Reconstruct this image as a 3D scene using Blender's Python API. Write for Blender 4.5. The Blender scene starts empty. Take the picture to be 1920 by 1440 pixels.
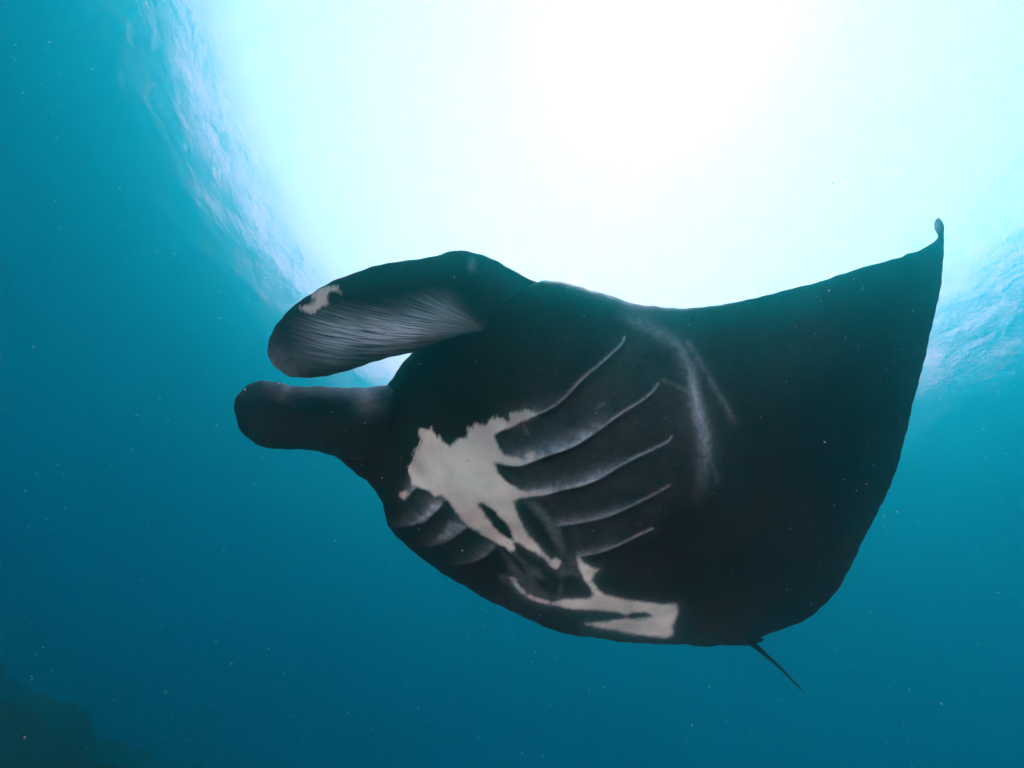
import bpy, bmesh, math, random
import numpy as np
from mathutils import Vector, Matrix
from mathutils.geometry import delaunay_2d_cdt

random.seed(7)
rng = np.random.default_rng(7)
scene = bpy.context.scene
col = scene.collection

# ------------------------------------------------------------------ camera
CAM = Vector((0.0, 0.0, -6.0))              # the water surface is z = 0
FPX = 660.0                                 # focal length for a 1920 px wide frame
zen = Vector((0.189, 0.549, 0.814)).normalized()   # world up seen in camera axes (right, up, forward)
F = Vector((0.0, math.sqrt(1 - zen.z ** 2), zen.z))
rb = -zen.x * F.z / F.y
R = Vector((math.sqrt(1 - rb * rb - zen.x ** 2), rb, zen.x))
U = (-F).cross(R)
cam_data = bpy.data.cameras.new('camera')
cam_data.sensor_width = 36.0
cam_data.lens = FPX / 1920.0 * 36.0
cam_data.clip_start = 0.02
cam_data.clip_end = 2000.0
cam = bpy.data.objects.new('camera', cam_data)
col.objects.link(cam)
M3 = Matrix((R, U, -F)).transposed()
cam.matrix_world = Matrix.Translation(CAM) @ M3.to_4x4()
scene.camera = cam

# ------------------------------------------------------------------ sky: bright, mostly clouded
SUN_EL, SUN_AZ = 75.7, 170.9                # azimuth from +Y towards +X
world = bpy.data.worlds.new('World')
scene.world = world
world.use_nodes = True
wt = world.node_tree
wt.nodes.clear()
wout = wt.nodes.new('ShaderNodeOutputWorld')
bg = wt.nodes.new('ShaderNodeBackground')
sky = wt.nodes.new('ShaderNodeTexSky')
sky.sky_type = 'NISHITA'
sky.sun_disc = False
sky.sun_elevation = math.radians(SUN_EL)
sky.sun_rotation = math.radians(SUN_AZ)
sky.dust_density = 4.0
tc = wt.nodes.new('ShaderNodeTexCoord')
cn = wt.nodes.new('ShaderNodeTexNoise')
cn.inputs['Scale'].default_value = 2.2
cn.inputs['Detail'].default_value = 4.0
cr = wt.nodes.new('ShaderNodeMapRange')
cr.inputs['From Min'].default_value = 0.12
cr.inputs['From Max'].default_value = 0.36
mixc = wt.nodes.new('ShaderNodeMix')
mixc.data_type = 'RGBA'
CLOUD = 8.0
mixc.inputs['B'].default_value = (CLOUD, CLOUD * 0.985, CLOUD * 0.90, 1)
wt.links.new(tc.outputs['Generated'], cn.inputs['Vector'])
wt.links.new(cn.outputs['Fac'], cr.inputs['Value'])
wt.links.new(cr.outputs['Result'], mixc.inputs['Factor'])
wt.links.new(sky.outputs['Color'], mixc.inputs['A'])
wt.links.new(mixc.outputs['Result'], bg.inputs['Color'])
bg.inputs['Strength'].default_value = 0.15
wt.links.new(bg.outputs['Background'], wout.inputs['Surface'])

sun_data = bpy.data.lights.new('sun', 'SUN')
sun_data.energy = 5.0
sun_data.angle = math.radians(20.0)
sun_data.color = (1.0, 0.96, 0.9)
sun = bpy.data.objects.new('sun', sun_data)
el, az = math.radians(SUN_EL), math.radians(SUN_AZ)
sdir = Vector((math.cos(el) * math.sin(az), math.cos(el) * math.cos(az), math.sin(el)))
sun.rotation_euler = sdir.to_track_quat('Z', 'Y').to_euler()
col.objects.link(sun)

scene.view_settings.view_transform = 'Standard'
scene.view_settings.look = 'None'
scene.view_settings.gamma = 1.0
scene.view_settings.use_curve_mapping = False
scene.view_settings.exposure = 1.6
cy = scene.cycles
cy.use_denoising = True
cy.max_bounces = 12
cy.diffuse_bounces = 4
cy.glossy_bounces = 3
cy.volume_bounces = 8
cy.transparent_max_bounces = 16

# ------------------------------------------------------------------ helpers
def link(name, verts, faces, mat, parent=None, smooth=True):
    me = bpy.data.meshes.new(name)
    me.from_pydata([tuple(map(float, v)) for v in verts], [], [tuple(map(int, f)) for f in faces])
    me.update()
    if smooth:
        me.polygons.foreach_set('use_smooth', [True] * len(me.polygons))
    ob = bpy.data.objects.new(name, me)
    if mat:
        me.materials.append(mat)
    col.objects.link(ob)
    if parent:
        ob.parent = parent
    return ob

def attr(ob, name, vals):
    a = ob.data.attributes.new(name, 'FLOAT', 'POINT')
    a.data.foreach_set('value', np.asarray(vals, np.float32))

def newmat(name):
    m = bpy.data.materials.new(name)
    m.use_nodes = True
    m.node_tree.nodes.clear()
    return m, m.node_tree.nodes, m.node_tree.links

def grid_axis(half, d0, growth):
    xs, d = [0.0], d0
    while xs[-1] < half:
        xs.append(xs[-1] + d)
        if xs[-1] > 14:
            d *= growth
    xs = np.array(xs)
    return np.concatenate([-xs[:0:-1], xs])

def sheet(name, xs, ys, zfun, mat):
    X, Y = np.meshgrid(xs, ys)
    Z = zfun(X, Y)
    n, m = X.shape
    V = np.stack([X, Y, Z], -1).reshape(-1, 3)
    i = np.arange(n * m).reshape(n, m)
    Fc = np.stack([i[:-1, :-1], i[:-1, 1:], i[1:, 1:], i[1:, :-1]], -1).reshape(-1, 4)
    return link(name, V, Fc, mat)

def waves(X, Y, comps):
    Z = np.zeros_like(X)
    for a, lx, ly, ph in comps:
        Z = Z + a * np.sin(X * lx + Y * ly + ph)
    return Z

# ------------------------------------------------------------------ water surface
m_surf, N, L = newmat('water_surface')
out = N.new('ShaderNodeOutputMaterial')
mix = N.new('ShaderNodeMixShader')
tr = N.new('ShaderNodeBsdfTransparent')
gl = N.new('ShaderNodeBsdfGlossy')
gl.inputs['Roughness'].default_value = 0.08
fr = N.new('ShaderNodeFresnel')
fr.inputs['IOR'].default_value = 1.385
geo = N.new('ShaderNodeNewGeometry')
n1 = N.new('ShaderNodeTexNoise')
n1.inputs['Scale'].default_value = 3.6
n1.inputs['Detail'].default_value = 4.0
n1.inputs['Roughness'].default_value = 0.55
n1.inputs['Distortion'].default_value = 0.6
bp = N.new('ShaderNodeBump')
bp.inputs['Strength'].default_value = 1.0
bp.inputs['Distance'].default_value = 0.011
L.new(geo.outputs['Position'], n1.inputs['Vector'])
L.new(n1.outputs['Fac'], bp.inputs['Height'])
# capillary ripples, finer than can be told apart at this depth
n2 = N.new('ShaderNodeTexNoise')
n2.inputs['Scale'].default_value = 210.0
n2.inputs['Detail'].default_value = 0.0
vs_ = N.new('ShaderNodeVectorMath'); vs_.operation = 'SUBTRACT'; vs_.inputs[1].default_value = (0.5, 0.5, 0.5)
vm_ = N.new('ShaderNodeVectorMath'); vm_.operation = 'MULTIPLY'; vm_.inputs[1].default_value = (0.30, 0.30, 0.0)
va_ = N.new('ShaderNodeVectorMath'); va_.operation = 'ADD'
vn_ = N.new('ShaderNodeVectorMath'); vn_.operation = 'NORMALIZE'
L.new(geo.outputs['Position'], n2.inputs['Vector'])
L.new(n2.outputs['Color'], vs_.inputs[0]); L.new(vs_.outputs[0], vm_.inputs[0])
L.new(vm_.outputs[0], va_.inputs[0]); L.new(bp.outputs['Normal'], va_.inputs[1]); L.new(va_.outputs[0], vn_.inputs[0])
L.new(vn_.outputs[0], fr.inputs['Normal'])
L.new(bp.outputs['Normal'], gl.inputs['Normal'])
L.new(fr.outputs['Fac'], mix.inputs['Fac'])
L.new(tr.outputs[0], mix.inputs[1])
L.new(gl.outputs[0], mix.inputs[2])
L.new(mix.outputs[0], out.inputs['Surface'])

comps = []
rw = np.random.default_rng(11)
for k in range(34):
    wl = 0.35 * (1.12 ** k) if k < 22 else 0.4 + rw.random() * 1.6
    th = rw.normal(0.5, 0.8)
    kk = 2 * math.pi / wl
    comps.append((0.0009 * min(wl, 4.0) ** 0.75 * (0.5 + rw.random()), kk * math.cos(th), kk * math.sin(th), rw.random() * 6.28))
axis = grid_axis(300.0, 0.09, 1.12)
surf = sheet('water_surface', axis, axis, lambda X, Y: waves(X, Y, comps) * np.clip(40.0 / (1 + np.hypot(X, Y)), 0, 1), m_surf)
surf['kind'] = 'structure'
surf['label'] = 'rippled sea surface seen from below with bright sky window'

# ------------------------------------------------------------------ seabed with an unseen sand clearing added to bounce light, and the dark reef
m_sand, N, L = newmat('bounce_sand_and_rubble')
out = N.new('ShaderNodeOutputMaterial')
pb = N.new('ShaderNodeBsdfPrincipled')
pb.inputs['Roughness'].default_value = 0.9
pb.inputs['Specular IOR Level'].default_value = 0.05
nz = N.new('ShaderNodeTexNoise'); nz.inputs['Scale'].default_value = 0.8; nz.inputs['Detail'].default_value = 6
rp = N.new('ShaderNodeValToRGB')
rp.color_ramp.elements[0].color = (0.64, 0.41, 0.27, 1)
rp.color_ramp.elements[1].color = (0.80, 0.53, 0.36, 1)
rk = N.new('ShaderNodeValToRGB')
rk.color_ramp.elements[0].position = 0.35; rk.color_ramp.elements[0].color = (0.008, 0.014, 0.010, 1)
rk.color_ramp.elements[1].position = 0.70; rk.color_ramp.elements[1].color = (0.040, 0.055, 0.038, 1)
geo = N.new('ShaderNodeNewGeometry')
patch = N.new('ShaderNodeAttribute'); patch.attribute_name = 'sand'
mx = N.new('ShaderNodeMix'); mx.data_type = 'RGBA'
L.new(geo.outputs['Position'], nz.inputs['Vector'])
L.new(nz.outputs['Fac'], rp.inputs['Fac']); L.new(nz.outputs['Fac'], rk.inputs['Fac'])
L.new(patch.outputs['Fac'], mx.inputs['Factor'])
L.new(rk.outputs['Color'], mx.inputs['A']); L.new(rp.outputs['Color'], mx.inputs['B'])
L.new(mx.outputs['Result'], pb.inputs['Base Color'])
L.new(pb.outputs[0], out.inputs['Surface'])
SAND_Z = CAM.z - 1.3
sand_c = [(0.03 * (0.5 + rng.random()), 2 * math.pi / w * math.cos(t), 2 * math.pi / w * math.sin(t), p)
          for w, t, p in zip(rng.uniform(0.6, 6, 14), rng.normal(1.0, 0.4, 14), rng.uniform(0, 6.28, 14))]
axis2 = grid_axis(300.0, 0.25, 1.15)
def bounce_sand(X, Y):
    """a clearing of pale sand, added to bounce light up, amid dark overgrown rubble"""
    r = np.hypot(X, Y + 0.6) + 1.1 * np.sin(1.7 * np.arctan2(Y, X) * 2 + 0.6) + 0.5 * np.sin(X * 1.3 + Y * 0.8)
    return np.clip((6.6 - r) / 0.8, 0, 1)
def seabed_z(X, Y):
    return SAND_Z + waves(X, Y, sand_c) + (1 - bounce_sand(X, Y)) * 0.35 * (1 + waves(X, Y, [(0.35, 2.1, 1.3, 0), (0.3, -1.2, 2.6, 1), (0.25, 3.9, -2.2, 2), (0.2, 5.0, 4.1, 3)]))
sand = sheet('seabed', axis2, axis2, seabed_z, m_sand)
X_, Y_ = np.meshgrid(axis2, axis2)
attr(sand, 'sand', bounce_sand(X_, Y_).ravel())
sand['kind'] = 'structure'
sand['label'] = 'seabed with a pale sand clearing added to bounce light up, amid dark rubble'

m_reef, N, L = newmat('reef_rock')
out = N.new('ShaderNodeOutputMaterial')
pb = N.new('ShaderNodeBsdfPrincipled'); pb.inputs['Roughness'].default_value = 0.95; pb.inputs['Specular IOR Level'].default_value = 0.03
nz = N.new('ShaderNodeTexNoise'); nz.inputs['Scale'].default_value = 2.0; nz.inputs['Detail'].default_value = 7
rp = N.new('ShaderNodeValToRGB')
rp.color_ramp.elements[0].position = 0.35; rp.color_ramp.elements[0].color = (0.0006, 0.004, 0.003, 1)
rp.color_ramp.elements[1].position = 0.70; rp.color_ramp.elements[1].color = (0.0022, 0.010, 0.007, 1)
geo = N.new('ShaderNodeNewGeometry')
bp = N.new('ShaderNodeBump'); bp.inputs['Strength'].default_value = 0.8; bp.inputs['Distance'].default_value = 0.15
L.new(geo.outputs['Position'], nz.inputs['Vector'])
L.new(nz.outputs['Fac'], rp.inputs['Fac']); L.new(nz.outputs['Fac'], bp.inputs['Height'])
L.new(rp.outputs['Color'], pb.inputs['Base Color']); L.new(bp.outputs['Normal'], pb.inputs['Normal'])
L.new(pb.outputs[0], out.inputs['Surface'])

def lump(X, Y, seed, octs=7, base=1.6):
    r = np.random.default_rng(seed)
    Z = np.zeros_like(X)
    for o in range(octs):
        for _ in range(5):
            wl = base / (1.55 ** o) * r.uniform(0.8, 1.3)
            t = r.uniform(0, 6.28)
            Z += (wl * 0.045) * np.sin(2 * math.pi / wl * (X * math.cos(t) + Y * math.sin(t)) + r.uniform(0, 6.28) + 1.3 * np.sin(X / wl + o))
    return Z
def reef_z(X, Y):
    # a rocky shoulder ahead and to the left, falling away to the sand on the right
    top = np.interp(X, [-9, -5, -2.5, -1.4, -0.7, 0.2, 1.0], [0.85, 0.36, 0.03, -0.08, -0.34, -0.9, -1.8])
    ridge = np.clip((Y - 2.3 - 0.25 * X) / 1.3, 0, 1) * np.clip((9.5 - Y) / 2.5, 0, 1) * np.clip((X + 9) / 1.5, 0, 1)
    ridge = ridge * ridge * (3 - 2 * ridge)
    foot = SAND_Z - 0.4
    return foot + (CAM.z + top - foot) * ridge + lump(X, Y, 3, base=1.5) * np.clip(ridge, 0.0, 1.0) * 0.5
reef = sheet('reef', np.linspace(-9.2, 1.2, 260), np.linspace(-0.4, 9.7, 240), reef_z, m_reef)
reef['kind'] = 'structure'
reef['label'] = 'dark overgrown reef slope fading into the deep lower left'

# ------------------------------------------------------------------ the water itself: one closed box of even density
def water_volume(dens, sig_s, sig_a, g):
    m, N, L = newmat('sea_water')
    out = N.new('ShaderNodeOutputMaterial')
    pv = N.new('ShaderNodeVolumePrincipled')
    c = [min(s / dens, 1) for s in sig_s]
    ac = []
    for ci, a in zip(c, sig_a):
        s = 1 - a / (dens * max(1 - ci, 1e-4))
        ac.append(max(s, 0) ** 2)
    pv.inputs['Color'].default_value = (*c, 1)
    pv.inputs['Absorption Color'].default_value = (*ac, 1)
    pv.inputs['Density'].default_value = dens
    pv.inputs['Anisotropy'].default_value = g
    L.new(pv.outputs[0], out.inputs['Volume'])
    return m
m_water = water_volume(0.33, (0.003, 0.192, 0.176), (0.186, 0.1215, 0.0725), 0.923)
hx, z0, z1 = 140.0, SAND_Z - 1.4, 1.2
hv = [(x, y, z) for z in (z0, z1) for x, y in ((-hx, -hx), (hx, -hx), (hx, hx), (-hx, hx))]
haze = link('haze', hv, [(3, 2, 1, 0), (4, 5, 6, 7), (0, 1, 5, 4), (1, 2, 6, 5), (2, 3, 7, 6), (3, 0, 4, 7)], m_water, smooth=False)
haze['kind'] = 'stuff'
haze['label'] = 'clear blue green sea water fading with distance'

# ------------------------------------------------------------------ manta ray
SC = 0.30
Rn, Un, Fn = np.array(R), np.array(U), np.array(F)
ROOT = CAM + 1.75 * SC * (F + R * 0.15 - U * 0.25)
def P(u, v, z):
    """sight line through (u, v), metres along the view: the ray's measured outline with its own distance"""
    u, v, z = map(np.asarray, (u, v, z))
    z = z * SC
    x = (u - 960.0) / FPX * z
    y = (720.0 - v) / FPX * z
    return x[..., None] * Rn + y[..., None] * Un + z[..., None] * Fn + (np.array(CAM) - np.array(ROOT))

def tps(ctrl, smooth=0.0):
    c = np.array(ctrl, float)
    p = c[:, :2] / 500.0
    def k(d2):
        return np.where(d2 > 1e-12, 0.5 * d2 * np.log(np.maximum(d2, 1e-12)), 0)
    n = len(p)
    D = ((p[:, None] - p[None]) ** 2).sum(-1)
    A = np.zeros((n + 3, n + 3))
    A[:n, :n] = k(D) + smooth * np.eye(n)
    A[:n, n] = 1; A[:n, n + 1:] = p
    A[n:, :n] = A[:n, n:].T
    w = np.linalg.solve(A, np.concatenate([c[:, 2], [0, 0, 0]]))
    def f(u, v):
        q = np.stack([np.ravel(u), np.ravel(v)], -1) / 500.0
        D = ((q[:, None] - p[None]) ** 2).sum(-1)
        return (k(D) @ w[:n] + w[n] + q @ w[n + 1:]).reshape(np.shape(u))
    return f

def catmull(pts, step, closed=True):
    p = np.array(pts, float)
    n = len(p)
    res = []
    rngi = range(n if closed else n - 1)
    for i in rngi:
        if closed:
            a, b, c, d = p[i - 1], p[i], p[(i + 1) % n], p[(i + 2) % n]
        else:
            a, b, c, d = p[max(i - 1, 0)], p[i], p[i + 1], p[min(i + 2, n - 1)]
        m = max(1, int(round(np.linalg.norm(c - b) / step)))
        t = np.arange(m)[:, None] / m
        res.append(0.5 * ((2 * b) + (-a + c) * t + (2 * a - 5 * b + 4 * c - d) * t ** 2 + (-a + 3 * b - 3 * c + d) * t ** 3))
    if not closed:
        res.append(p[-1:])
    return np.concatenate(res)

def seg_dist(q, poly, closed=True):
    """distance to a polyline, arclength fraction there, and signed side (left positive)"""
    a = poly
    b = np.roll(poly, -1, 0)
    if not closed:
        a, b = a[:-1], b[:-1]
    best = np.full(len(q), 1e9); frac = np.zeros(len(q)); side = np.zeros(len(q))
    ln = np.linalg.norm(b - a, axis=1)
    cum = np.concatenate([[0], np.cumsum(ln)])
    for s in range(0, len(q), 4000):
        Q = q[s:s + 4000]
        ab = b - a
        t = np.clip(((Q[:, None] - a) * ab).sum(-1) / np.maximum((ab ** 2).sum(-1), 1e-9), 0, 1)
        c = a + t[..., None] * ab
        d = np.linalg.norm(Q[:, None] - c, axis=-1)
        i = d.argmin(1); r = np.arange(len(Q))
        best[s:s + 4000] = d[r, i]
        frac[s:s + 4000] = (cum[i] + t[r, i] * ln[i]) / cum[-1]
        e = Q - a[i]
        side[s:s + 4000] = np.sign(ab[i, 0] * e[:, 1] - ab[i, 1] * e[:, 0])
    return best, frac, side

def inside(q, poly):
    x, y = q[:, 0], q[:, 1]
    c = np.zeros(len(q), bool)
    n = len(poly)
    for i in range(n):
        (x1, y1), (x2, y2) = poly[i], poly[(i + 1) % n]
        if y1 == y2:
            continue
        hit = ((y1 > y) != (y2 > y)) & (x < (x2 - x1) * (y - y1) / (y2 - y1) + x1)
        c ^= hit
    return c

def sdf(q, poly):
    d = seg_dist(q, np.asarray(poly, float))[0]
    return np.where(inside(q, poly), d, -d)

def hexpts(x0, x1, y0, y1, s):
    r = []
    for j, y in enumerate(np.arange(y0, y1, s * 0.866)):
        xs = np.arange(x0 + (s / 2 if j % 2 else 0), x1, s)
        r.append(np.stack([xs, np.full_like(xs, y)], -1))
    return np.concatenate(r)

def thin_out(pts, mind):
    """drop points closer than mind to an earlier one"""
    seen, keep = {}, []
    for i, (x, y) in enumerate(pts):
        k = (int(x // mind), int(y // mind))
        ok = True
        for a in (-1, 0, 1):
            for b in (-1, 0, 1):
                for j in seen.get((k[0] + a, k[1] + b), ()):
                    if (pts[j][0] - x) ** 2 + (pts[j][1] - y) ** 2 < mind * mind:
                        ok = False
        if ok:
            seen.setdefault(k, []).append(i); keep.append(i)
    return pts[keep]

def shell(outline, front, back, extra, spacing, fine=None, fine_spacing=4.5, step=4.0):
    """closed body between a front and a back sheet that meet along the outline"""
    ol = catmull(outline, step)
    if ((ol * np.roll(ol, -1, 0)[:, ::-1])[:, 0] - (ol * np.roll(ol, -1, 0)[:, ::-1])[:, 1]).sum() < 0:
        ol = ol[::-1]
    k_ = np.arange(len(ol))
    ol = ol + 0.55 * np.stack([np.sin(k_ * 0.9) + np.sin(k_ * 0.37 + 1), np.sin(k_ * 0.71 + 2) + np.sin(k_ * 0.29)], -1)
    tan = np.roll(ol, -1, 0) - np.roll(ol, 1, 0)
    tan /= np.linalg.norm(tan, axis=1)[:, None] + 1e-9
    nrm = np.stack([-tan[:, 1], tan[:, 0]], -1)
    rings = []
    for d in (1.2, 3.5, 7, 12):
        r = ol + nrm * d
        s = sdf(r, ol)
        rings.append(r[s > d * 0.9])
    x0, y0 = ol.min(0); x1, y1 = ol.max(0)
    pts = [e for e in extra] + rings
    if fine is not None:
        h = hexpts(x0, x1, y0, y1, fine_spacing)
        pts.append(h[inside(h, fine)])
    pts.append(hexpts(x0, x1, y0, y1, spacing))
    al = np.concatenate(pts)
    s = sdf(al, ol)
    al = al[s > 1.0]
    # density: fine points win, coarse ones fill in
    al = thin_out(al, 1.6)
    nb = len(ol)
    vs = np.concatenate([ol, al])
    res = delaunay_2d_cdt([Vector(p) for p in vs.tolist()], [(i, (i + 1) % nb) for i in range(nb)], [], 1, 1e-4)
    q = np.array([tuple(v) for v in res[0]])
    tris = np.array(res[2])
    s = np.maximum(sdf(q, ol), 0)
    isb = s < 0.35
    s[isb] = 0
    a = q[tris]
    area = (a[:, 1, 0] - a[:, 0, 0]) * (a[:, 2, 1] - a[:, 0, 1]) - (a[:, 1, 1] - a[:, 0, 1]) * (a[:, 2, 0] - a[:, 0, 0])
    tris = np.where((area > 0)[:, None], tris, tris[:, ::-1])    # clockwise on screen (v runs down)
    zf, zb = front(q, s), back(q, s)
    zb[isb] = zf[isb]
    Vf = P(q[:, 0], q[:, 1], zf)
    idx = np.full(len(q), -1)
    inn = np.where(~isb)[0]
    idx[inn] = len(q) + np.arange(len(inn))
    idx[isb] = np.where(isb)[0]
    Vb = P(q[inn, 0], q[inn, 1], zb[inn])
    V = np.concatenate([Vf, Vb])
    Fb = idx[tris]
    Fc = np.concatenate([tris[:, ::-1], Fb])
    return V, Fc, q, inn, s

Z1 = lambda L_: [(420 + x / 3.0, 440 + y / 3.0) for x, y in L_]
Z2 = lambda L_: [(680 + x * 0.375, 740 + y * 0.375) for x, y in L_]
Z3 = lambda L_: [(1000 + x / 4.0, 480 + y / 4.0) for x, y in L_]

BODY = [(1008, 528), (1022, 525), (1042, 526), (1067, 531), (1100, 540), (1135, 550), (1165, 561), (1195, 569), (1225, 573), (1250, 576), (1287, 577),
        (1330, 574), (1360, 569), (1410, 560), (1460, 547), (1510, 535), (1555, 522), (1585, 512), (1605, 505), (1617, 500), (1635, 497), (1660, 490),
        (1690, 481), (1700, 476), (1717, 472), (1735, 464), (1752, 453), (1759, 443), (1754, 432), (1751, 422), (1752, 414), (1759, 409), (1766, 415), (1771, 428),
        (1770, 447), (1769, 485), (1766, 520), (1760, 560), (1750, 600), (1740, 645), (1730, 690), (1716, 740), (1702, 800), (1681, 880), (1656, 940),
        (1625, 1000), (1600, 1052), (1585, 1082), (1575, 1100), (1566, 1111), (1545, 1135), (1520, 1156), (1500, 1167), (1450, 1186), (1424, 1196), (1412, 1207),
        (1390, 1211), (1350, 1210), (1330, 1212), (1307, 1212), (1285, 1209), (1242, 1208), (1179, 1205), (1130, 1198), (1070, 1190), (1029, 1179),
        (1002, 1166), (965, 1149), (920, 1128), (875, 1102), (822, 1070), (777, 1036), (740, 1002), (725, 980), (718, 945), (710, 931), (700, 917), (687, 902), (667, 887),
        (640, 865), (628, 853), (645, 825), (672, 790), (700, 757), (727, 722), (737, 707), (753, 683), (773, 662), (800, 640), (840, 612), (885, 588), (930, 566), (975, 545)]

zbase = tps([(1008, 527, 1.98), (1150, 560, 2.02), (1287, 577, 2.08), (1510, 535, 2.25), (1700, 476, 2.48), (1760, 415, 2.62), (1769, 480, 2.56), (1740, 645, 2.45), (1700, 800, 2.42),
             (1600, 1050, 2.48), (1500, 1167, 2.55), (1410, 1205, 2.62), (1242, 1208, 2.58), (1070, 1190, 2.52), (920, 1128, 2.46), (777, 1036, 2.40), (722, 970, 2.36),
             (635, 860, 2.30), (727, 722, 2.22), (773, 662, 2.18), (900, 580, 2.05), (950, 850, 2.16), (1150, 1000, 2.24), (1150, 750, 2.10), (1450, 800, 2.27), (1600, 650, 2.36)])
tbase = tps([(950, 900, .36), (1100, 1000, .36), (800, 820, .30), (1100, 760, .30), (1300, 1050, .27), (1400, 1170, .20), (1287, 577, .10), (1450, 800, .15), (1510, 535, .07), (1600, 700, .09),
             (1720, 560, .05), (1760, 430, .02), (1700, 800, .05), (1600, 1050, .08), (1500, 1160, .10), (1200, 640, .20), (1010, 530, .12), (770, 665, .20), (640, 860, .16), (722, 970, .30), (920, 1128, .36), (1070, 1190, .34), (1242, 1208, .24)])
rbase = tps([(950, 900, 170), (770, 670, 110), (640, 860, 90), (725, 980, 190), (920, 1128, 210), (1150, 1200, 170), (1400, 1205, 90), (1570, 1100, 140), (1700, 800, 170), (1760, 500, 90), (1600, 505, 80), (1287, 577, 75), (1010, 530, 80)])

GILLS = [  # posterior free edges of the flaps on the near side, outer end first
    [(1173, 628), (1166, 646), (1145, 666), (1120, 688), (1098, 706), (1080, 724), (1060, 745), (1040, 761), (1020, 772), (1000, 779), (962, 795), (928, 811)],
    [(1238, 716), (1224, 735), (1200, 754), (1165, 776), (1135, 797), (1108, 817), (1070, 839), (1032, 852), (1010, 860), (972, 873), (925, 868)],
    [(1262, 815), (1253, 828), (1220, 845), (1167, 871), (1130, 894), (1092, 910), (1055, 918), (1017, 928), (982, 930)],
    [(1259, 909), (1220, 931), (1167, 957), (1130, 971), (1092, 979), (1047, 986)],
    [(1227, 991), (1197, 1004), (1167, 1019), (1130, 1034), (1089, 1043)]]
FAR_GILLS = [[(782, 911), (770, 923), (760, 935)], [(825, 949), (805, 968), (781, 980), (752, 987)], [(878, 986), (856, 1002), (830, 1017), (800, 1024)],
             [(924, 1029), (905, 1044), (882, 1053), (850, 1060)], [(956, 1082), (964, 1092), (976, 1106), (999, 1122)]]
gill_c = [catmull(g, 4.0, False) for g in GILLS]
far_c = [catmull(g, 4.0, False) for g in FAR_GILLS]

def gill_fields(q):
    relief = np.zeros(len(q)); pale = np.zeros(len(q)); slit = np.zeros(len(q))
    for i, g in enumerate(gill_c):
        d, fr_, sd = seg_dist(q, g, False)
        up = sd > 0     # outer end first (right to left): the flap lies on this side
        w = np.clip(fr_ / 0.12, 0, 1) * np.clip((1 - fr_) / 0.10, 0, 1)
        w = w * w * (3 - 2 * w)
        relief += np.where(up, 0.050 * np.exp(-(d / 26.0) ** 1.2), -0.030 * np.exp(-(d / 10.0) ** 1.5)) * w
        rim = np.where(up, np.exp(-(d / 3.6) ** 2), np.exp(-(d / 1.0) ** 2))
        endw = np.clip(fr_ / 0.015, 0, 1) * np.clip((1 - fr_) / 0.05, 0, 1)
        rimw = [.75, .80, .72, .66, .62][i] * (0.45 + 0.55 * np.clip(1.25 - fr_, 0, 1))
        pale = np.maximum(pale, rim * endw * rimw)
        # pale skin along the inner half of each flap
        s0, s1, amp, wid = [(.62, .95, .20, 18), (.40, .93, 1.0, 15), (.42, .98, .85, 12), (.45, 1.0, .5, 9), (.55, 1.0, .40, 8)][i]
        a = np.clip((fr_ - s0 + .12) / .22, 0, 1) * np.clip((s1 + .08 - fr_) / .12, 0, 1)
        pale = np.maximum(pale, np.where(up, a * amp * np.exp(-(d / wid) ** 1.3), 0))
        slit = np.maximum(slit, np.where(up, 0, np.exp(-((d - 4) / 4.0) ** 2)) * w)
    for i, g in enumerate(far_c):
        d, fr_, sd = seg_dist(q, g, False)
        up = sd < 0 if i < 4 else sd > 0
        up = sd > 0
        w = np.clip(fr_ / 0.2, 0, 1) * np.clip((1 - fr_) / 0.2, 0, 1)
        relief += np.where(up, 0.03 * np.exp(-(d / 22.0) ** 1.3), -0.01 * np.exp(-(d / 9.0) ** 2)) * w
        amp = [.8, .7, .42, .34, .5][i]
        wid = [10, 17, 16, 12, 4][i]
        pale = np.maximum(pale, np.where(up, np.exp(-(d / wid) ** 1.2), np.exp(-(d / 1.5) ** 2)) * amp * np.clip(1.15 - fr_, 0, 1))
    return relief, pale, slit

def body_front(q, s):
    x = np.clip(s / np.maximum(rbase(q[:, 0], q[:, 1]), 30), 0, 1)
    ex = np.where(q[:, 0] > 1350, 0.72, 0.5)
    ex = 0.5 + 0.22 * np.clip((q[:, 0] - 1200) / 250, 0, 1)
    p = (1 - (1 - x) ** 2) ** ex
    rel = gill_fields(q)[0]
    u, v = q[:, 0], q[:, 1]
    soft = 0.008 * np.sin(u / 63 + v / 91) + 0.006 * np.sin(u / 37 - v / 55 + 1.3)
    # the fold where the wing leaves the body
    d, fr_, sd = seg_dist(q, catmull(FOLD, 5, False), False)
    fold = 0.03 * np.exp(-(d / 26.0) ** 2) * np.clip(fr_ / .25, 0, 1) * np.clip((1 - fr_) / .3, 0, 1)
    soft = soft + 0.04 * np.sin((u - v) / 41.0 + 0.6) * np.exp(-((u - 880) / 110.0) ** 2 - ((v - 880) / 110.0) ** 2)
    return zbase(u, v) - np.maximum(tbase(u, v), 0.012) * p - (rel + soft + fold) * p
def body_back(q, s):
    x = np.clip(s / np.maximum(rbase(q[:, 0], q[:, 1]) * 1.2, 30), 0, 1)
    p = (1 - (1 - x) ** 2) ** 0.6
    return zbase(q[:, 0], q[:, 1]) + np.maximum(tbase(q[:, 0], q[:, 1]) * 0.85, 0.012) * p
FOLD = [(1150, 578), (1190, 602), (1225, 617), (1262, 642), (1284, 668), (1296, 705), (1304, 745), (1313, 785), (1322, 825), (1320, 880), (1308, 930)]

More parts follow.
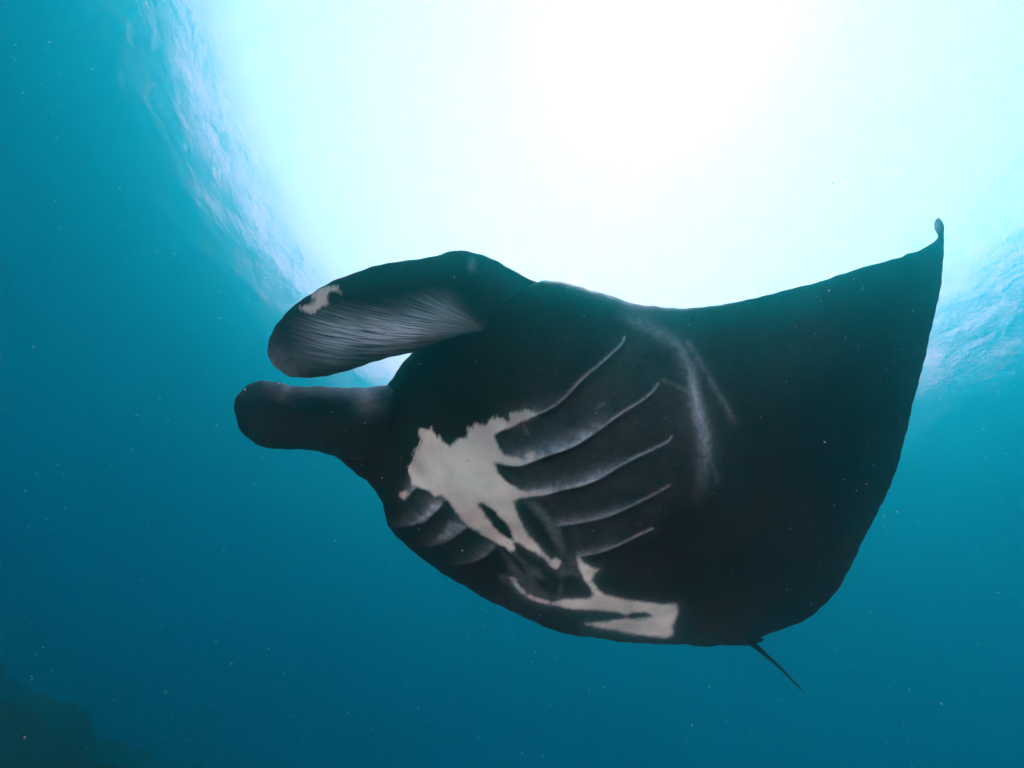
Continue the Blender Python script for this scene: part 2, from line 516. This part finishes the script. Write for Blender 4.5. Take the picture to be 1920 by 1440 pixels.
Z4 = lambda L_: [(638 + x / 2.557, 712 + y / 2.557) for x, y in L_]
WHITE = [Z4([(385, 245), (440, 235), (465, 262), (490, 300), (525, 324), (560, 286), (606, 280), (620, 236), (650, 206), (692, 224), (738, 180), (788, 186), (806, 206), (816, 166), (880, 148), (926, 158), (938, 172),
             (870, 202), (800, 234), (738, 258), (737, 276), (756, 322), (782, 360), (832, 374), (880, 366), (930, 350), (935, 372), (860, 404), (790, 398), (733, 396), (760, 452), (802, 492), (852, 526), (900, 540), (960, 532), (1010, 520), (1000, 540), (930, 556),
             (872, 562), (846, 570), (828, 586), (850, 660), (900, 746), (960, 812), (1010, 864), (1030, 856), (1052, 872), (1040, 906), (1020, 900), (985, 856), (930, 822), (890, 802), (846, 776), (826, 772), (824, 792), (836, 812), (818, 822),
             (790, 802), (742, 776), (680, 737), (620, 702), (588, 680), (556, 630), (520, 577), (482, 550), (456, 556), (430, 530), (366, 510), (340, 500), (330, 420), (345, 388), (378, 310)]),
         Z4([(1138, 846), (1165, 880), (1200, 904), (1242, 910), (1216, 930), (1200, 965), (1230, 1000), (1270, 1034), (1340, 1050), (1440, 1065), (1540, 1080), (1614, 1080), (1616, 1120), (1596, 1174), (1590, 1220), (1560, 1233), (1450, 1223),
             (1300, 1196), (1180, 1172), (1300, 1160), (1360, 1146), (1380, 1126), (1350, 1118), (1250, 1104), (1130, 1098), (1020, 1076), (1050, 1058), (1120, 1051), (1198, 1046), (1216, 1030), (1204, 1004), (1184, 975), (1160, 930), (1144, 890)]),
         Z4([(818, 948), (842, 964), (862, 998), (892, 1027), (930, 1044), (1010, 1068), (1000, 1076), (950, 1062), (900, 1042), (858, 1012), (833, 976)]),
         Z4([(290, 540), (318, 530), (330, 548), (308, 574), (285, 560)])]
SPOTS = [Z4([(658, 595), (690, 588), (740, 630), (790, 680), (826, 736), (834, 770), (810, 768), (760, 730), (700, 664)]),
         Z4([(1366, 1130), (1400, 1111), (1460, 1111), (1502, 1131), (1460, 1149), (1390, 1149)]),
         Z4([(830, 352), (862, 344), (905, 380), (900, 398), (868, 390)]), Z4([(1008, 500), (1022, 500), (1040, 530), (1028, 538)])]

def white_field(q):
    w = np.full(len(q), -60.0)
    for p in WHITE:
        w = np.maximum(w, sdf(q, np.array(p)))
    for p in SPOTS:
        w = np.minimum(w, -sdf(q, np.array(p)))
    return np.clip(w, -60, 60)

def skin_material(name, base=(0.0058, 0.0040, 0.0042)):
    m, N, L = newmat(name)
    out = N.new('ShaderNodeOutputMaterial')
    pb = N.new('ShaderNodeBsdfPrincipled')
    def A(nm):
        a = N.new('ShaderNodeAttribute'); a.attribute_name = nm
        return a.outputs['Fac']
    def math_(op, a, b=None, c=None):
        n = N.new('ShaderNodeMath'); n.operation = op
        for k, x in enumerate((a, b, c)):
            if x is None: continue
            if isinstance(x, (int, float)): n.inputs[k].default_value = x
            else: L.new(x, n.inputs[k])
        return n.outputs[0]
    def mixrgb(f, a, b):
        n = N.new('ShaderNodeMix'); n.data_type = 'RGBA'
        L.new(f, n.inputs['Factor'])
        for k, x in (('A', a), ('B', b)):
            if isinstance(x, tuple): n.inputs[k].default_value = (*x, 1)
            else: L.new(x, n.inputs[k])
        return n.outputs['Result']
    tcn = N.new('ShaderNodeTexCoord')
    def noise(sc, det=3.0, rough=0.5, dist=0.0):
        n = N.new('ShaderNodeTexNoise')
        n.inputs['Scale'].default_value = sc; n.inputs['Detail'].default_value = det
        n.inputs['Roughness'].default_value = rough; n.inputs['Distortion'].default_value = dist
        L.new(tcn.outputs['Object'], n.inputs['Vector'])
        return n.outputs['Fac']
    big, mid, fine = noise(4.8, 4), noise(22.0, 4, 0.6), noise(95.0, 4, 0.65)
    # dark skin, mottled brown to blue black
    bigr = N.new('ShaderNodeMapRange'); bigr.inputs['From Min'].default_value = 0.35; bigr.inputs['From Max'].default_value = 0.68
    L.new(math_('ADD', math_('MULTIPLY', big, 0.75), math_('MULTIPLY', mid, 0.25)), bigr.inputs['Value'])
    dark = mixrgb(bigr.outputs['Result'], tuple(c * 0.45 for c in base), (base[0] * 3.0, base[1] * 2.3, base[2] * 2.1))
    warm = math_('MULTIPLY', A('brown'), math_('MULTIPLY_ADD', mid, 1.2, 0.1))
    dark = mixrgb(math_('MINIMUM', warm, 1.0), dark, (0.044, 0.029, 0.028))
    speck = N.new('ShaderNodeMapRange'); speck.inputs['From Min'].default_value = 0.3; speck.inputs['From Max'].default_value = 0.7
    speck.inputs['To Min'].default_value = 0.45; speck.inputs['To Max'].default_value = 1.6
    L.new(noise(170.0, 5, 0.7), speck.inputs['Value'])
    vmul = N.new('ShaderNodeVectorMath'); vmul.operation = 'SCALE'
    L.new(dark, vmul.inputs[0]); L.new(speck.outputs['Result'], vmul.inputs['Scale'])
    dark = vmul.outputs[0]
    # pale scuffs, flap margins
    pr = N.new('ShaderNodeMapRange'); pr.inputs['From Min'].default_value = 0.36; pr.inputs['From Max'].default_value = 0.64
    pr.inputs['To Min'].default_value = 0.35; pr.inputs['To Max'].default_value = 1.45
    L.new(math_('ADD', math_('MULTIPLY', fine, 0.5), math_('MULTIPLY', noise(38.0, 4, 0.6, 0.7), 0.5)), pr.inputs['Value'])
    pale = math_('MULTIPLY', A('pale'), pr.outputs['Result'])
    pale = math_('MINIMUM', pale, 1.0)
    c1 = mixrgb(pale, dark, (0.50, 0.51, 0.56))
    # fin striations
    st = N.new('ShaderNodeTexNoise'); st.inputs['Scale'].default_value = 1.0; st.inputs['Detail'].default_value = 3.0
    cmb = N.new('ShaderNodeCombineXYZ')
    L.new(math_('MULTIPLY', A('stri_across'), 0.27), cmb.inputs[0])
    L.new(math_('MULTIPLY', A('stri_along'), 0.012), cmb.inputs[1])
    L.new(cmb.outputs[0], st.inputs['Vector'])
    sr = N.new('ShaderNodeMapRange'); sr.inputs['From Min'].default_value = 0.36; sr.inputs['From Max'].default_value = 0.72
    L.new(st.outputs['Fac'], sr.inputs['Value'])
    stri = math_('MULTIPLY', math_('MULTIPLY', math_('MULTIPLY_ADD', sr.outputs['Result'], 0.95, 0.05), A('stri_mask')), math_('MULTIPLY_ADD', mid, 0.8, 0.5))
    c2 = mixrgb(math_('MINIMUM', stri, 1.0), c1, (0.60, 0.57, 0.60))
    # white marking with a ragged margin
    strokes = N.new('ShaderNodeTexNoise'); strokes.inputs['Scale'].default_value = 1.0; strokes.inputs['Detail'].default_value = 3.0; strokes.inputs['Roughness'].default_value = 0.6
    cs_ = N.new('ShaderNodeCombineXYZ')
    L.new(math_('MULTIPLY', A('across'), 0.17), cs_.inputs[0]); L.new(math_('MULTIPLY', A('along'), 0.05), cs_.inputs[1])
    L.new(cs_.outputs[0], strokes.inputs['Vector'])
    ragged = math_('ADD', math_('MULTIPLY', math_('MULTIPLY', math_('SUBTRACT', strokes.outputs['Fac'], 0.5), 27.0), A('rag')), math_('MULTIPLY', math_('SUBTRACT', noise(45.0, 3), 0.5), 9.0))
    wsum = math_('ADD', A('white'), ragged)
    wr = N.new('ShaderNodeMapRange'); wr.interpolation_type = 'SMOOTHSTEP'
    wr.inputs['From Min'].default_value = -4.5; wr.inputs['From Max'].default_value = 4.0
    L.new(wsum, wr.inputs['Value'])
    wcol = mixrgb(bigr.outputs['Result'], mixrgb(mid, (0.68, 0.55, 0.46), (0.78, 0.64, 0.55)), mixrgb(mid, (0.87, 0.71, 0.61), (0.92, 0.77, 0.67)))  # broad tonal shading of the belly painted into the white
    soft_shade = N.new('ShaderNodeMapRange'); soft_shade.inputs['From Min'].default_value = 0.32; soft_shade.inputs['From Max'].default_value = 0.62
    soft_shade.inputs['To Min'].default_value = 0.66; soft_shade.inputs['To Max'].default_value = 1.06
    L.new(noise(11.0, 5, 0.6, 0.4), soft_shade.inputs['Value'])  # uneven soft shading, multiplied into the marking's colour
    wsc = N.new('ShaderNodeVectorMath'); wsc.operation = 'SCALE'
    L.new(wcol, wsc.inputs[0]); L.new(soft_shade.outputs['Result'], wsc.inputs['Scale'])
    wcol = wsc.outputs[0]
    dots = N.new('ShaderNodeMapRange'); dots.inputs['From Min'].default_value = 0.71; dots.inputs['From Max'].default_value = 0.76
    L.new(noise(75.0, 2, 0.5), dots.inputs['Value'])
    wcol = mixrgb(math_('MULTIPLY', dots.outputs['Result'], 0.6), wcol, (0.12, 0.10, 0.10))
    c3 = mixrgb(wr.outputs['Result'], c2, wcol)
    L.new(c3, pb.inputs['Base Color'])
    pb.inputs['Roughness'].default_value = 0.55
    pb.inputs['Specular IOR Level'].default_value = 0.06
    bp = N.new('ShaderNodeBump'); bp.inputs['Strength'].default_value = 0.35; bp.inputs['Distance'].default_value = 0.004
    hsum = math_('ADD', math_('MULTIPLY', stri, 1.5), math_('ADD', mid, fine))
    L.new(hsum, bp.inputs['Height']); L.new(bp.outputs['Normal'], pb.inputs['Normal'])
    L.new(pb.outputs[0], out.inputs['Surface'])
    return m
m_skin = skin_material('manta_skin')

manta = bpy.data.objects.new('manta_ray', None)
manta.location = ROOT
manta.empty_display_size = 0.3
col.objects.link(manta)
manta['label'] = 'black manta ray gliding with its white-marked belly and gill slits towards the viewer'
manta['category'] = 'manta ray'

def put_attrs(ob, q, inn, **fields):
    for k, f in fields.items():
        v = np.concatenate([f, np.full(len(inn), -60.0 if k == 'white' else 0.0)])
        attr(ob, k, v)

rows = []
for g in gill_c + far_c:
    t = np.gradient(g, axis=0); t /= np.linalg.norm(t, axis=1)[:, None]
    n = np.stack([-t[:, 1], t[:, 0]], -1)
    for d in (-8, -4.5, -2.2, -0.9, 0.9, 2.2, 4.5, 8):
        rows.append(g + n * d)
FINE = np.array([(690, 900), (740, 780), (900, 740), (1140, 590), (1270, 620), (1350, 760), (1340, 900), (1260, 1020), (1330, 1220), (1000, 1200), (720, 1030)], float)
V, Fc, q, inn, s = shell(BODY, body_front, body_back, rows, 10.0, FINE, 4.5)
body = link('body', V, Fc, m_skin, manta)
rel, pale, slit = gill_fields(q)
fold_d, fold_f, fold_s = seg_dist(q, catmull(FOLD, 5, False), False)
wd = 9 + 10 * np.abs(fold_f - 0.5)
foldp = (0.55 * np.exp(-(fold_d / wd) ** 2) + 0.14 * np.exp(-(fold_d / 30.0) ** 1.5)) * np.clip(fold_f / .2, 0.0, 1) * np.clip((1.02 - fold_f) / .3, 0, 1)
foldp *= 0.55 + 0.6 * np.exp(-((fold_f - 0.62) / 0.2) ** 2)
pale = np.maximum(pale, foldp)
wf = white_field(q)
pale = pale + 0.22 * np.exp(-np.maximum(-wf, 0) / 5.0) * (q[:, 0] > 960)
GREY = [[(975, 932), (1010, 945), (1045, 985), (1060, 1030), (1052, 1046), (1036, 1010), (1018, 975), (992, 948)], [(1060, 1042), (1095, 1040), (1090, 1060), (1068, 1062)], [(985, 1062), (1010, 1068), (1018, 1085), (996, 1080)], [(935, 1078), (955, 1082), (960, 1098), (945, 1092)]]
for g_ in GREY:
    pale = np.maximum(pale, 0.17 * np.clip((sdf(q, np.array(g_, float)) + 6) / 12.0, 0, 1))
greyzone = np.clip((sdf(q, np.array(Z4([(745, 775), (830, 770), (900, 800), (1010, 865), (1060, 870), (1140, 850), (1200, 960), (1215, 1040), (1050, 1060), (930, 1045), (860, 1000), (820, 945), (790, 850)]))) + 5) / 12.0, 0, 1) * 0.13
for o_ in ([(755, 775), (800, 810), (850, 860), (895, 910), (890, 940), (840, 890), (780, 820)], [(825, 775), (880, 790), (945, 835), (950, 900), (900, 890), (850, 840)],
           [(960, 850), (1010, 880), (1060, 960), (1040, 1040), (980, 1020), (930, 960), (935, 900)], [(1070, 860), (1100, 840), (1135, 855), (1130, 900), (1080, 905)], [(1060, 950), (1110, 930), (1170, 960), (1210, 1020), (1150, 1045), (1070, 1040)]):
    greyzone *= 1 - np.clip((sdf(q, np.array(Z4(o_))) + 2) / 5.0, 0, 1)
pale = np.maximum(pale, greyzone)
FLAPS = np.array([(935, 800), (1060, 730), (1180, 620), (1250, 700), (1275, 820), (1265, 915), (1235, 1000), (1090, 1050), (1040, 1000), (985, 935), (930, 870)], float)
pale = pale + 0.030 * np.clip((sdf(q, FLAPS) + 18) / 36.0, 0, 1)
core = np.exp(-(fold_d / 5.0) ** 2) * np.clip((fold_f - .35) / .2, 0, 1) * np.clip((.95 - fold_f) / .25, 0, 1)
pale = np.maximum(pale, 0.90 * core)
FARP = [([(808, 945), (826, 946), (796, 976), (772, 982), (786, 968), (802, 960)], .85), ([(842, 978), (875, 986), (842, 1010), (815, 1018)], .45), ([(918, 1026), (925, 1030), (888, 1052), (900, 1036)], .35)]
for g_, a_ in FARP:
    pale = np.maximum(pale, a_ * np.clip((sdf(q, np.array(g_, float)) + 5) / 10.0, 0, 1))
SCRATCH = [[(1289, 757), (1317, 764)], [(1132, 757), (1120, 763)], [(1290, 640), (1360, 760)], [(1245, 712), (1290, 735)], [(1325, 840), (1345, 900)], [(980, 795), (990, 812)], [(1345, 730), (1375, 790)]]
for s_ in SCRATCH:
    d_, f_, _ = seg_dist(q, np.array(s_, float), False)
    pale = np.maximum(pale, 0.22 * np.exp(-(d_ / 3.5) ** 2) + 0.05 * np.exp(-(d_ / 14.0) ** 2))
pale = pale + 0.9 * np.exp(-((q[:, 0] - 1757) / 10.0) ** 2 - ((q[:, 1] - 418) / 16.0) ** 2)
rag = 0.25 + 0.75 * np.maximum(np.clip((840 - 0.25 * (q[:, 0] - 790) - q[:, 1]) / 14.0, 0, 1), np.clip((805 - q[:, 0]) / 12.0, 0, 1)) * np.clip((905 - q[:, 1]) / 20.0, 0, 1)
def blob(u0, v0, ru, rv):
    return np.exp(-((q[:, 0] - u0) / ru) ** 2 - ((q[:, 1] - v0) / rv) ** 2)
brown = np.clip(0.55 * blob(1120, 720, 170, 150) + 0.45 * blob(1330, 720, 160, 170) + 0.3 * blob(1500, 640, 160, 90) + 0.25 * blob(1150, 920, 120, 110), 0, 0.8)
put_attrs(body, q, inn, brown=brown, white=wf, pale=pale, rag=rag, across=q[:, 0] * 0.94 + q[:, 1] * 0.34, along=q[:, 1] * 0.94 - q[:, 0] * 0.34)

# unrolled cephalic fin: a broad cupped paddle
FIN1 = Z1([(1755, 264), (1620, 195), (1500, 130), (1400, 98), (1290, 90), (1200, 115), (1080, 140), (980, 150), (870, 170), (780, 200), (660, 240), (560, 290), (460, 350), (370, 420), (300, 500),
           (260, 570), (243, 640), (255, 700), (290, 745), (340, 785), (390, 803), (480, 805), (600, 790), (700, 765), (765, 742), (800, 728), (900, 700), (1000, 675), (1070, 660), (1150, 630),
           (1250, 590), (1330, 567), (1420, 552)]) + [(930, 618), (980, 606), (1030, 585), (1050, 555), (1030, 532)]
f1z = tps([(1040, 560, 2.06), (1005, 527, 2.0), (960, 600, 2.02), (893, 622, 1.90), (890, 480, 2.02), (890, 555, 1.94), (780, 487, 1.98), (780, 570, 1.90), (777, 660, 1.80), (620, 530, 1.90), (640, 610, 1.86), (620, 703, 1.70), (505, 650, 1.82), (550, 706, 1.72)])
def f1_t(q, s, r, t):
    x = np.clip(s / r, 0, 1)
    return t * (1 - (1 - x) ** 2) ** 0.5
V, Fc, q, inn, s = shell(FIN1, lambda q, s: f1z(q[:, 0], q[:, 1]) - f1_t(q, s, 45, 0.035), lambda q, s: f1z(q[:, 0], q[:, 1]) + f1_t(q, s, 60, 0.05), [], 7.0)
fin1 = link('cephalic_fin', V, Fc, m_skin, manta)
fin1['label'] = 'unrolled broad paddle shaped fin with pale streaks'
WF1 = np.array(Z1([(425, 405), (470, 400), (500, 385), (522, 368), (488, 348), (510, 325), (540, 305), (600, 290), (640, 300), (664, 336), (622, 320), (594, 320), (580, 345), (586, 385), (545, 402), (505, 440), (450, 436)]))
SM = np.array([(545, 600), (600, 570), (680, 572), (740, 560), (800, 545), (850, 545), (880, 580), (910, 615), (860, 630), (780, 655), (690, 675), (620, 695), (560, 685)], float)
sm = np.clip((sdf(q, SM) + 10) / 55.0, 0, 1)
# curved fan: lines start at the fin's root and sweep to the upper left
e = q - np.array([905.0, 618.0])
rad = np.hypot(e[:, 0], e[:, 1])
ang = np.arctan2(-e[:, 1], -e[:, 0])           # 0 = leftwards, positive = up
across = (ang - 0.00055 * rad) * (170 + 0.55 * rad)
hi = np.exp(-((ang + 0.02) / 0.16) ** 2) * np.exp(-((rad - 170) / 130.0) ** 2)
sm2 = sm * (0.42 + 1.9 * hi + 0.9 * np.exp(-((rad - 60) / 70.0) ** 2) * np.exp(-((ang - 0.45) / 0.3) ** 2))
edge1 = 0.22 * np.exp(-((q[:, 0] - 525) / 50.0) ** 2 - ((q[:, 1] - 680) / 40.0) ** 2)
sc1 = 0.22 * np.exp(-((q[:, 0] - 885) / 7.0) ** 2 - ((q[:, 1] - 495) / 12.0) ** 2)
put_attrs(fin1, q, inn, brown=np.full(len(q), 0.12), rag=np.full(len(q), 0.6), across=q[:, 0], along=q[:, 1], white=np.clip(sdf(q, WF1), -60, 60), pale=edge1 + sc1, stri_mask=sm2, stri_across=across, stri_along=rad)

# rolled cephalic fin: a thick curled tube
FIN2 = [(727, 722), (693, 726), (653, 727), (607, 724), (570, 725), (547, 723), (527, 718), (507, 715), (483, 715), (463, 722), (448, 737), (441, 750), (439, 767), (445, 793), (453, 810), (467, 823), (487, 837), (513, 841),
        (553, 843), (580, 844), (607, 849), (625, 855), (665, 862), (720, 850), (760, 815), (770, 770), (755, 735)]
f2z = tps([(440, 770, 2.04), (500, 780, 2.05), (600, 785, 2.12), (700, 790, 2.18), (760, 780, 2.22), (600, 725, 2.12), (600, 845, 2.14), (480, 835, 2.06)])
def f2f(q, s):
    x = np.clip(s / 62.0, 0, 1)
    # the free margin of the roll: a shallow groove along the tube
    line = np.interp(q[:, 0], [440, 520, 560, 640, 730], [735, 740, 752, 765, 772])
    g = np.exp(-((q[:, 1] - line) / 9.0) ** 2) * np.clip((q[:, 0] - 470) / 60, 0, 1) * np.clip((740 - q[:, 0]) / 60, 0, 1)
    return f2z(q[:, 0], q[:, 1]) - 0.20 * np.sqrt(1 - (1 - x) ** 2) + 0.02 * g * x
def f2b(q, s):
    x = np.clip(s / 62.0, 0, 1)
    return f2z(q[:, 0], q[:, 1]) + 0.2 * np.sqrt(1 - (1 - x) ** 2)
V, Fc, q, inn, s = shell(FIN2, f2f, f2b, [], 7.0)
fin2 = link('cephalic_fin', V, Fc, m_skin, manta)
fin2['label'] = 'tightly rolled black fin pointing left'
p2 = 0.30 * np.exp(-((q[:, 0] - 690) / 26.0) ** 2 - ((q[:, 1] - 752) / 22.0) ** 2) + 0.05 * np.exp(-((q[:, 1] - 735) / 12.0) ** 2)
put_attrs(fin2, q, inn, white=np.full(len(q), -60.0), pale=p2)

# the other wing, lifted away behind the body
def strip_wing():
    root = np.array([(800, 930, 2.42), (870, 1000, 2.47), (960, 1060, 2.52), (1060, 1100, 2.56), (1160, 1120, 2.60)], float)
    tip = (1150.0, 830.0, 5.0)
    nu, nv = 28, 40
    le = catmull([(800, 930, 2.45), (880, 860, 3.0), (1010, 800, 3.9), tip], 10, False)
    te = catmull([(1160, 1120, 2.62), (1180, 1010, 3.1), (1180, 900, 4.0), tip], 10, False)
    le = np.array([np.interp(np.linspace(0, 1, nv), np.linspace(0, 1, len(le)), le[:, k]) for k in range(3)]).T
    te = np.array([np.interp(np.linspace(0, 1, nv), np.linspace(0, 1, len(te)), te[:, k]) for k in range(3)]).T
    A = P(le[:, 0], le[:, 1], le[:, 2]); B = P(te[:, 0], te[:, 1], te[:, 2])
    V, Fq = [], []
    ring = 2 * nu
    for j in range(nv):
        ch = B[j] - A[j]
        ax = (A[min(j + 1, nv - 1)] + B[min(j + 1, nv - 1)] - A[max(j - 1, 0)] - B[max(j - 1, 0)])
        n = np.cross(ch, ax); n /= np.linalg.norm(n) + 1e-9
        c = np.linalg.norm(ch)
        th = 0.5 * (0.10 * (1 - j / (nv - 1)) ** 1.2 + 0.012) * min(1, c / 0.25)
        for i in range(ring):
            a = 2 * math.pi * i / ring
            t = 0.5 - 0.5 * math.cos(a)
            V.append(A[j] + ch * t + n * th * math.sin(a) * (1.15 - 0.5 * t))
    for j in range(nv - 1):
        for i in range(ring):
            Fq.append((j * ring + i, j * ring + (i + 1) % ring, (j + 1) * ring + (i + 1) % ring, (j + 1) * ring + i))
    Fq.append(tuple(range(ring))[::-1]); Fq.append(tuple((nv - 1) * ring + i for i in range(ring)))
    return V, Fq
V, Fq = strip_wing()
wing = link('pectoral_fin', V, Fq, m_skin, manta)
attr(wing, 'white', np.full(len(V), -60.0))

# whip tail
def tube(path, rad, n=10):
    path = np.array(path); V, Fq = [], []
    up = np.array([0.3, 0.2, 0.93])
    for j, (p, r) in enumerate(zip(path, rad)):
        t = path[min(j + 1, len(path) - 1)] - path[max(j - 1, 0)]; t /= np.linalg.norm(t)
        a = np.cross(t, up); a /= np.linalg.norm(a); b = np.cross(t, a)
        for i in range(n):
            w = 2 * math.pi * i / n
            V.append(p + r * (a * math.cos(w) + b * math.sin(w)))
    for j in range(len(path) - 1):
        for i in range(n):
            Fq.append((j * n + i, j * n + (i + 1) % n, (j + 1) * n + (i + 1) % n, (j + 1) * n + i))
    Fq.append(tuple(range(n))[::-1]); Fq.append(tuple((len(path) - 1) * n + i for i in range(n)))
    return V, Fq
tp = catmull([(1385, 1185, 2.56), (1412, 1208, 2.60), (1430, 1223, 2.63), (1446, 1237, 2.66), (1465, 1254, 2.70), (1487, 1277, 2.75), (1506, 1296, 2.80)], 5, False)
tl = np.linspace(0, 1, len(tp))
V, Fq = tube(P(tp[:, 0], tp[:, 1], tp[:, 2]), np.interp(tl, [0, .25, .5, .8, 1], [.012, .0060, .0040, .0028, .0011]) )
tail = link('tail', V, Fq, m_skin, manta)
attr(tail, 'white', np.full(len(V), -60.0))

# small dorsal fin at the tail base
dq = [(1396, 1196), (1412, 1206), (1420, 1206), (1433, 1200), (1424, 1195), (1405, 1186)]
V, Fc, q, inn, s = shell(dq, lambda q, s: 2.62 - 0.012 * np.sqrt(np.clip(s / 6, 0, 1)) + 0 * q[:, 0], lambda q, s: 2.62 + 0.012 * np.sqrt(np.clip(s / 6, 0, 1)) + 0 * q[:, 0], [], 5.0, step=3.0)
dfin = link('dorsal_fin', V, Fc, m_skin, manta)
attr(dfin, 'white', np.full(len(V), -60.0))

# ------------------------------------------------------------------ drifting particles
m_part, N, L = newmat('marine_snow')
out = N.new('ShaderNodeOutputMaterial')
pb = N.new('ShaderNodeBsdfPrincipled')
pb.inputs['Base Color'].default_value = (0.85, 0.83, 0.78, 1)
pb.inputs['Roughness'].default_value = 0.7
L.new(pb.outputs[0], out.inputs['Surface'])
octv = np.array([(1, 0, 0), (-1, 0, 0), (0, 1, 0), (0, -1, 0), (0, 0, 1), (0, 0, -1)], float)
octf = np.array([(0, 2, 4), (2, 1, 4), (1, 3, 4), (3, 0, 4), (2, 0, 5), (1, 2, 5), (3, 1, 5), (0, 3, 5)])
npart = 80000
pos = np.array(CAM) + rng.uniform((-2.2, -0.6, -0.7), (2.6, 3.4, 2.2), (npart, 3))
keep = np.linalg.norm(pos - np.array(CAM), axis=1) > 0.33
pos = pos[keep]
rad = 0.00034 + 0.0005 * rng.random(len(pos)) ** 6
V = (octv[None] * rad[:, None, None] * rng.uniform(0.6, 1.6, (len(pos), 1, 3)) + pos[:, None]).reshape(-1, 3)
Fc = (octf[None] + 6 * np.arange(len(pos))[:, None, None]).reshape(-1, 3)
snow = link('suspended_particles', V, Fc, m_part, smooth=False)
snow['kind'] = 'stuff'
snow['label'] = 'tiny pale specks drifting in the water'
